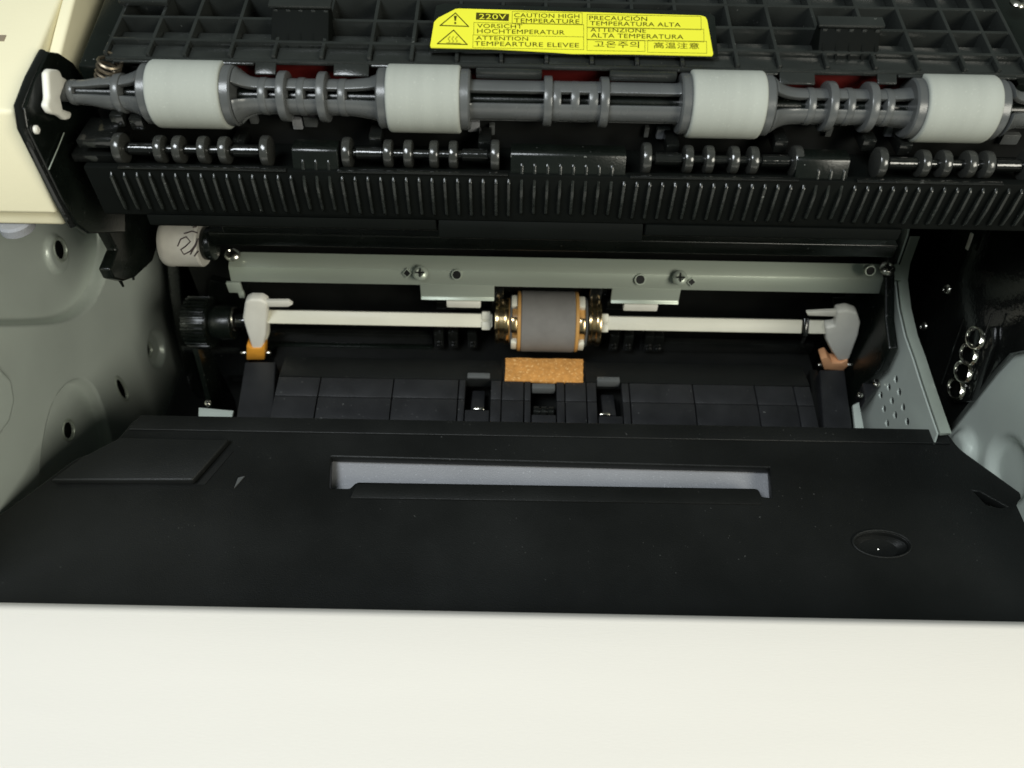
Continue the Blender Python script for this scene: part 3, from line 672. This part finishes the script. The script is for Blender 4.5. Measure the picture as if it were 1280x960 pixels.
for a, b, cc in ((619, 637, 1), (733, 750, -1)):
    xa_, xb_ = xs_(a), xs_(b)
    rg = obj('end_ring', lathe([(xa_, 4), (xa_, 7.4), (xa_ + .4, 8.2), (xa_ + 1.2, 8.3), (xa_ + 1.5, 7.9), (xb_ - 2.0, 7.9), (xb_ - 1.8, 8.4), (xb_ - 1.0, 8.6), (xb_ - .3, 8.4), (xb_, 7.6), (xb_, 4)], (0, YS, ZS), 'x', 48, False), BRASS, pr)
    obj('washer', ring(xb_ + .15 if cc > 0 else xa_ - 1.0, xb_ + 1.0 if cc > 0 else xa_ - .15, 8.9, 3.5, (0, YS, ZS), 'x', 40), SHAFT, pr)
# dark bracket around the roller
rb = thing('roller_yoke', 'black yoke framing the pickup roller between the two bar tabs', 'bracket', (xs_(684), YS + 12, ZS - 10))
pz = ony(684, 356, YS + 8)
obj('cross_piece', box(xs_(612), xs_(758), YS + 8, YS + 12, pz.z - 5, pz.z + 1.5), BLKG, rb, 0.4)
for px in (622, 742): obj('cheek', box(xs_(px) - 2.2, xs_(px) + 2.2, YS + 3, YS + 14, ZS - 4, ZS + 15), BLKG, rb, 0.6)
for a, b in ((545, 612), (758, 824)):
    p = ony(a, 380, YS + 6); obj('arm_strip', box(ony(a, 380, YS + 6).x, ony(b, 380, YS + 6).x, YS + 6, YS + 9, p.z - 3, p.z + 1), BLKG, rb, 0.4)
# lower black frame behind / under the shaft with small clips
lf = thing('feed_carrier', 'black plastic feed frame with small clips behind the ivory feed shaft', 'frame', (0, 215, 60))
for a, b, py in ((330, 540, 416), (800, 1020, 428)):
    p, q = ony(a, py, YS + 4), ony(b, py, YS + 4)
    obj('ledge', box(p.x, q.x, YS + 4, YS + 7, p.z - 5, p.z), BLKG, lf, 0.35)
    obj('apron', box(p.x, q.x, YS + 3.2, YS + 6, p.z - 14, p.z - 6), BLK, lf, 0.4)
for a in (548, 566, 590, 768, 786, 812, 824):
    p = ony(a, 424 + (a - 684) * .0188, YS + 1)
    obj('clip', box(p.x - 1.8, p.x + 1.8, YS + 1, YS + 6, p.z - 6, p.z + 2), BLKG, lf, 0.5)
    obj('clip_tip', box(p.x - .9, p.x + 1.2, YS - .4, YS + .9, p.z - 4.2, p.z - 3.2), BLKG, lf, 0.25)
obj('rear_sheet', box(-118, 122, YS + 16, YS + 17.5, 40, 130), DEEP, lf)

# ================================================================== left internals
XS = -139.0; XG = -125.0
sf = thing('gear_housing', 'black plastic inner frame with gear beside the greenish side plate', 'frame', (XS + 5, 215, 24.2))
prof = [onx(a, b, XS) for a, b in [(200, 280), (207, 320), (212, 372), (218, 410), (226, 446), (238, 488), (252, 506), (262, 510)]]
prof = prof + [Vector((XS, prof[-1].y + 4, 30)), Vector((XS, 272, 30)), Vector((XS, 272, 165))]
obj('side_wall', extrude(prof, (5, 0, 0)), BLK, sf, 0.8, 3)
gc = onx(236, 402, XG + 6)
gear = obj('gear', disc(0, 9, 8.2, gc, 'x', .3, 40), BLK, sf)
for k in range(26):
    a = 2 * math.pi * k / 26; d = Vector((0, math.cos(a), math.sin(a))); e = Vector((0, -math.sin(a), math.cos(a)))
    obj('tooth', bar(gc + d * 8.0 - e * .45 + Vector((.4, 0, 0)), (1, 0, 0), e, d, 8.2, .9, 1.5), BLK, gear, 0.15)
obj('gear_hub', disc(9.1, 17, 6.4, gc, 'x', .5, 36), BLK, sf)
obj('gear_axle', disc(16, 26, 2.6, gc + Vector((0, -1, 2)), 'x', .4, 24), BLKG, sf)
obj('c_clip', tube([gc + Vector((17.6, 4.2 * math.cos(t), 4.2 * math.sin(t) + 2)) for t in [R(20 + 14 * k) for k in range(17)]], .45, 8), SCREW, sf)
obj('ramp', extrude([onx(a, b, XG + 14) for a, b in [(240, 436), (256, 436), (288, 500), (292, 520), (262, 520)]], (2, 0, 0)), BLK, sf, .4)
obj('shelf', extrude([onz(226, 432, 78), onz(300, 434, 78), onz(300, 438, 78), onz(228, 437, 78)], (0, 0, -2)), BLKG, sf, .3)
obj('rail', extrude([onz(306, 452, 84), onz(345, 452, 84), onz(341, 530, 84), onz(294, 530, 84)], (0, 0, -9)), GUIDE, sf, .6, 3)
obj('upright', extrude([ony(262, 350, 214), ony(310, 362, 214), ony(312, 470, 214), ony(250, 470, 214)], (0, 5, 0)), BLK, sf, .5)
screw(sf, onz(260, 504, 86), (0.2, -.4, .9), 1.1)

mr = thing('guide_roll', 'white nylon roll end with a scribbled pen mark, beside the steel cross bar', 'roll', (-128, 195, 120))
mc = ony(232, 304, 196)
D_ = (mc - CAM).dot(FWD)
prof_ = [(-6.6, 6.2), (-6.2, 7.0), (-5.4, 7.4), (-4, 7.5), (-3.4, 7.3), (5.4, 7.3), (6.0, 6.8)]
obj('roll', lathe(prof_, mc, 'x', 40), mat('dull_white_nylon', (0.48, 0.46, 0.41), 0.6, var=.12, vscale=150), mr)
obj('hub', disc(6.1, 9.4, 5.2, mc, 'x', .5, 32), BLK, mr)
def on_roll(px, py):
    d = ray(px, py); o = CAM - mc; oy, oz = o.y, o.z; r = 7.36
    A = d.y ** 2 + d.z ** 2; B = 2 * (oy * d.y + oz * d.z); C = oy * oy + oz * oz - r * r
    q = B * B - 4 * A * C
    return CAM + d * ((-B - math.sqrt(max(q, 0))) / (2 * A))
for pts in ([(222, 308), (226, 299), (233, 296), (238, 302), (232, 308), (226, 312), (230, 318), (238, 314), (246, 304)], [(238, 318), (244, 308), (248, 298)], [(230, 292), (240, 289), (247, 291)], [(241, 284), (246, 283)], [(243, 320), (248, 314)]):
    obj('pen_mark', tube([on_roll(a, b) for a, b in pts], .22, 6), PEN, mr)
hb = thing('hanging_bracket', 'black plastic bracket with prongs hanging over the greenish side plate', 'bracket', (-125, 180, 130))
XHB = -120.0
obj('bracket_body', extrude([onx(a, b, XHB) for a, b in [(112, 262), (120, 290), (132, 312), (122, 336), (128, 348), (142, 351), (156, 346), (178, 326), (186, 300), (190, 280), (188, 262)]], (3.5, 0, 0)), BLK, hb, .7, 3)
obj('ring_boss', tube([onx(158 + 21 * math.cos(t), 288 + 7 * math.sin(t), XHB - .4) for t in [R(10 + 16 * k) for k in range(11)]], .5, 8), BLKG, hb)
for pts in ([(142, 346), (150, 350), (154, 358)], [(160, 336), (166, 342), (167, 350)], [(178, 318), (183, 324), (182, 333)]):
    obj('prong', tube([onx(a, b, XHB - .3) for a, b in pts], [.7, .6, .35], 8), BLK, hb)

# ================================================================== right internals
rf = thing('bearing_housing', 'black plastic inner frame between the peach-footed lever and the perforated plate', 'frame', (122, 215, 24.2))
XRF = 128.4
obj('side_wall', extrude([onx(a, b, XRF) for a, b in [(1119, 330), (1119, 400), (1124, 436), (1112, 462), (1092, 480), (1076, 505), (1066, 540)]] + [Vector((XRF, 200, 30)), Vector((XRF, 234, 30)), Vector((XRF, 234, 150))], (-3.5, 0, 0)), BLK, rf, .7, 3)
obj('bearing_plate', extrude([ony(a, b, 213) for a, b in [(1040, 372), (1112, 372), (1118, 440), (1096, 470), (1070, 480), (1050, 470)]], (0, 3, 0)), BLK, rf, .6, 3)
obj('corner_block', extrude([onz(a, b, 84) for a, b in [(1098, 440), (1124, 436), (1104, 478), (1082, 500), (1078, 480)]], (0, 0, -8)), GUIDE, rf, .6, 3)
screw(rf, onz(1096, 480, 85), (-.2, -.4, .9), 1.2); screw(rf, onz(1075, 494, 85), (-.2, -.4, .9), 1.0)
obj('rail', extrude([onz(1024, 462, 84), onz(1056, 462, 84), onz(1066, 540, 84), onz(1030, 540, 84)], (0, 0, -9)), GUIDE, rf, .6, 3)
obj('rail_groove', extrude([onz(1012, 462, 80), onz(1022, 462, 80), onz(1028, 540, 80), onz(1018, 540, 80)], (0, 0, -9)), DEEP, rf, .3)
obj('bright_corner', extrude([onz(1066, 506, 83), onz(1074, 502, 83), onz(1082, 545, 83), onz(1070, 545, 83)], (0, 0, -1.5)), STEELP, rf, .3)

# ================================================================== feed floor (panels, slots, cork pad)
ff = thing('feed_floor', 'charcoal panelled feed floor with three slots, in front of the pickup roller', 'paper guide', (0, 175, 60))
ZF = 88.0
y_at = lambda py: onz(640, py, ZF).y
ya, yb, yc, yd = y_at(448), y_at(477), y_at(500), y_at(535)
joints = [345, 399, 491, 573, 627, 655, 706, 733, 787, 867, 945, 994, 1016]
slots = {3: (582, 613), 5: (664, 695), 7: (746, 777)}
def fx(px, py): return onz(px, py, ZF).x
JX = [fx(p, 490 + (p - 640) * .0188) for p in joints]
NB = {'x': 0}
def panel(i, x0, x1, y0, y1, z0, z1, nm='panel'):
    g = .18
    V = [(x0 + g, y0 + g, z0), (x1 - g, y0 + g, z0), (x1 - g, y1 - g, z1), (x0 + g, y1 - g, z1)]
    return obj(nm, extrude(V, (0, 0, -3)), GUIDE, ff, .25)
for i, (x0, x1) in enumerate(zip(JX[:-1], JX[1:])):
    dz = random.uniform(-.12, .12)
    if i in slots:
        s0, s1 = [fx(p, 490 + (p - 640) * .0188) for p in slots[i]]
        for q0, q1 in ((x0, s0), (s1, x1)):
            if q1 - q0 > .7:
                panel(i, q0, q1, yc, yb, ZF + dz, ZF + .6 + dz); panel(i, q0, q1, yd, yc, ZF - 1.8 + dz, ZF + dz)
        ps = {3: (474, 512), 5: (486, 516), 7: (476, 516)}[i]
        y1s, y0s = y_at(ps[0] + 0.8), y_at(ps[1])
        panel(i, s0, s1, yd, y0s, ZF - 1.8 + dz, ZF - .4 + dz)
        sl = obj('slot_tab', box(s0 + .3, s1 - .3, y1s, y1s + 2.2, ZF - 2, ZF + 1.0), SHAFT, ff, .3)
        obj('slot_well', box(s0, s1, y0s, y1s, ZF - 11, ZF - 9), DEEP, sl)
        if i == 5:
            obj('idle_roller', lathe([(s0 + .6, 1.2), (s0 + .9, 2.0), (s0 + 2.6, 2.0), (s0 + 2.8, 1.4), (s0 + 3.2, 1.4), (s0 + 3.4, 2.0), (s1 - 3.4, 2.0), (s1 - 3.2, 1.4), (s1 - 2.8, 1.4), (s1 - 2.6, 2.0), (s1 - .9, 2.0), (s1 - .6, 1.2)], (0, y0s + 2.4, ZF - 2.2), 'x', 24), BLKG, ff)
        else:
            obj('slot_flap', extrude([Vector((s0 + 2, y0s + 1.8, ZF - 2.5)), Vector((s0 + 2, y1s - 1.0, ZF - 5)), Vector((s0 + 2, y1s - 1.0, ZF - 7)), Vector((s0 + 2, y0s + 1.8, ZF - 6))], (s1 - s0 - 4, 0, 0)), GUIDE, ff, .3)
            q = s0 + 3.2 if i == 3 else s0 + .8
            obj('slot_pin', disc(q, q + 3.4, .55, (0, y0s + 1.3, ZF - 1.6), 'x', .2, 12), CHROME, ff)
        continue
    panel(i, x0, x1, yc, yb, ZF + dz, ZF + .6 + dz); panel(i, x0, x1, yd, yc, ZF - 1.8 + dz, ZF + dz)
xc0, xc1 = fx(630, 460), fx(730, 462)
for a, b in ((JX[0], xc0 - .4), (xc1 + .4, JX[-1])):
    obj('upper_strip', extrude([Vector((a, yb + .2, ZF + .5)), Vector((b, yb + .2, ZF + .5)), Vector((b, ya, ZF - 1.2)), Vector((a, ya, ZF - 1.2))], (0, 0, -4)), BLKM, ff, .3)
obj('under_sheet', box(JX[0] - 8, JX[-1] + 9, yd - 2, ya + 30, ZF - 13, ZF - 12), DEEP, ff)
pad = thing('separation_pad', 'orange-brown cork separation pad in front of the pickup roller', 'cork pad', ((xc0 + xc1) / 2, (ya + yb) / 2, ZF - 2))
ck = [onz(631, 475, ZF + 1), onz(729, 477, ZF + 1), onz(729, 448.6, ZF + 1), onz(632, 447, ZF + 1)]
obj('cork', extrude([a.lerp(b, k / 14) + Vector((random.uniform(-.13, .13), random.uniform(-.13, .13), 0)) for a, b in zip(ck, ck[1:] + ck[:1]) for k in range(14)], (0, 0, -1.4)), CORK, pad, .12)
obj('pad_holder', box(xc0 - 1, xc1 + 1, yb + .1, ya - .2, ZF - 3.4, ZF - .5), DEEP, pad, .3)

# ================================================================== black tray
ZT = 100.0
ty = thing('paper_tray', 'wide black plastic tray cover with a grey slot and a sunken screw', 'tray', (0, 120, 60))
def tp(px, py, z=ZT): return onz(px, py, z)
def t2(lst): return [(tp(a, b).x, tp(a, b).y) for a, b in lst]
def rounded(pts, r, n=4):
    out = []; m = len(pts)
    for i in range(m):
        p = Vector(pts[i]); a = (Vector(pts[i - 1]) - p); b = (Vector(pts[(i + 1) % m]) - p)
        k = min(r, a.length * .45, b.length * .45); a = p + a.normalized() * k; b = p + b.normalized() * k
        for j in range(n + 1):
            t = j / n; out.append(tuple(a * (1 - t) ** 2 + p * 2 * t * (1 - t) + b * t * t))
    return out
outer = rounded(t2([(172, 521), (1182, 539), (1196, 560), (1282, 622), (1330, 650)]) + [(185, 60), (185, 40), (-185, 40), (-185, 60)] + t2([(-60, 680), (2, 643), (50, 608), (96, 573), (140, 560)]), 3)
win = rounded(t2([(412, 569), (964, 583), (967, 624), (951, 622), (947, 612), (446, 604), (438, 612), (410, 612)]), .8, 3)
sc_c = tp(1102, 680)
scr = [(sc_c.x + 8.0 * math.cos(t), sc_c.y + 4.2 * math.sin(t)) for t in [2 * math.pi * k / 36 for k in range(36)]]
slot = t2([(1213, 612), (1224, 613), (1262, 634), (1252, 637), (1232, 632)])
obj('top_plate', plate2d('top', [outer, win, scr, slot], 3.0, .5, lambda u, v, t: Vector((u, v, ZT - 1.5 + t))), BLKM, ty)
# raised band along the rear edge, then a shallow fold
re = [tp(176, 522), tp(1180, 540), tp(1188, 558), tp(160, 540)]
obj('rear_band', extrude([p + Vector((0, .6, .05)) for p in re], (0, 0, 0.6)), BLKM, ty, .5, 3)
obj('window_floor', extrude([tp(395, 560) + Vector((0, 4, -3.1)), tp(980, 572) + Vector((0, 4, -3.1)), tp(985, 640) + Vector((0, -3, -8.2)), tp(390, 628) + Vector((0, -3, -8.2))], (0, 0, -2)), GREY, ty, .3, label='grey speckled plastic seen through the slot')
obj('slot_lip', extrude([tp(446, 606) + Vector((0, 0, .05)), tp(946, 614) + Vector((0, 0, .05)), tp(952, 632) + Vector((0, 0, .05)), tp(438, 624) + Vector((0, 0, .05))], (0, 0, .7)), BLKM, ty, .3)
rv, rf_ = lathe([(0, .3), (0, 3.0), (.2, 5.5), (1.6, 7.2), (2.6, 7.95)], (0, 0, 0), 'z', 40, False)
obj('screw_recess', ([(sc_c.x + v.x, sc_c.y + v.y * .53, ZT - 3.0 + v.z) for v in rv], rf_), BLKM, ty)
obj('recess_rim', tube([(sc_c.x + 8.1 * math.cos(t), sc_c.y + 4.3 * math.sin(t), ZT + .1) for t in [2 * math.pi * k / 40 for k in range(41)]], .38, 8), BLKM, ty)
screw(ty, Vector((sc_c.x - .2, sc_c.y - .4, ZT - 4.2)), (0, 0, 1), 1.9)
obj('slot_well', extrude([tp(a, b) + Vector((0, 0, -6)) for a, b in [(1200, 605), (1230, 603), (1275, 640), (1230, 645)]], (0, 0, -1)), DEEP, ty)
# raised step at the left with its paler front face, groove beside it
zt2 = ZT + 2.6
def tz(px, py, z): return onz(px, py, z)
step_top = [tz(150, 546, zt2), tz(286, 548, zt2), tz(240, 600, zt2), tz(62, 600, zt2), tz(104, 570, zt2)]
stp = obj('side_step', extrude(step_top, (0, 0, -2.5)), BLKM, ty, .7, 3)
obj('groove', extrude([tz(246, 606, ZT + .1), tz(256, 606, ZT + .1), tz(292, 564, ZT + .1), tz(284, 564, ZT + .1)], (0, 0, .12)), DEEP, ty)
obj('pale_triangle', extrude([tz(293, 611, ZT + .1), tz(298, 598, ZT + .1), tz(306, 596, ZT + .1)], (0, 0, .4)), SHAFT, ty)  # small paler triangle laid on the tray to stand for a recess
obj('rear_skirt', extrude([tp(178, 523), tp(1178, 539), tp(1178, 541), tp(178, 525)], (0, 0, -18)), BLKM, ty)

# ================================================================== white front cover (foreground)
ZC = 122.0
wc = thing('front_cover', 'white plastic front cover lying folded open in the foreground', 'cover', (0, -20, 100))
e0, e1 = onz(640, 759, ZC), onz(640, 759, ZC)
yb_ = e0.y
prof = [Vector((0, yb_, ZC - 2.2)), Vector((0, yb_ - 2.2, ZC)), Vector((0, yb_ - 18, ZC + .5)), Vector((0, -150, ZC + .5)), Vector((0, -150, ZC - 7)), Vector((0, yb_ - 1, ZC - 7))]
obj('shell', extrude([p + Vector((-190, 0, 0)) for p in prof], (380, 0, 0)), WHITE, wc, 1.0, 4)
obj('support_rib', box(-186, 186, -140, yb_ - 6, 0.2, ZC - 7.2), BLKM, wc, .8)
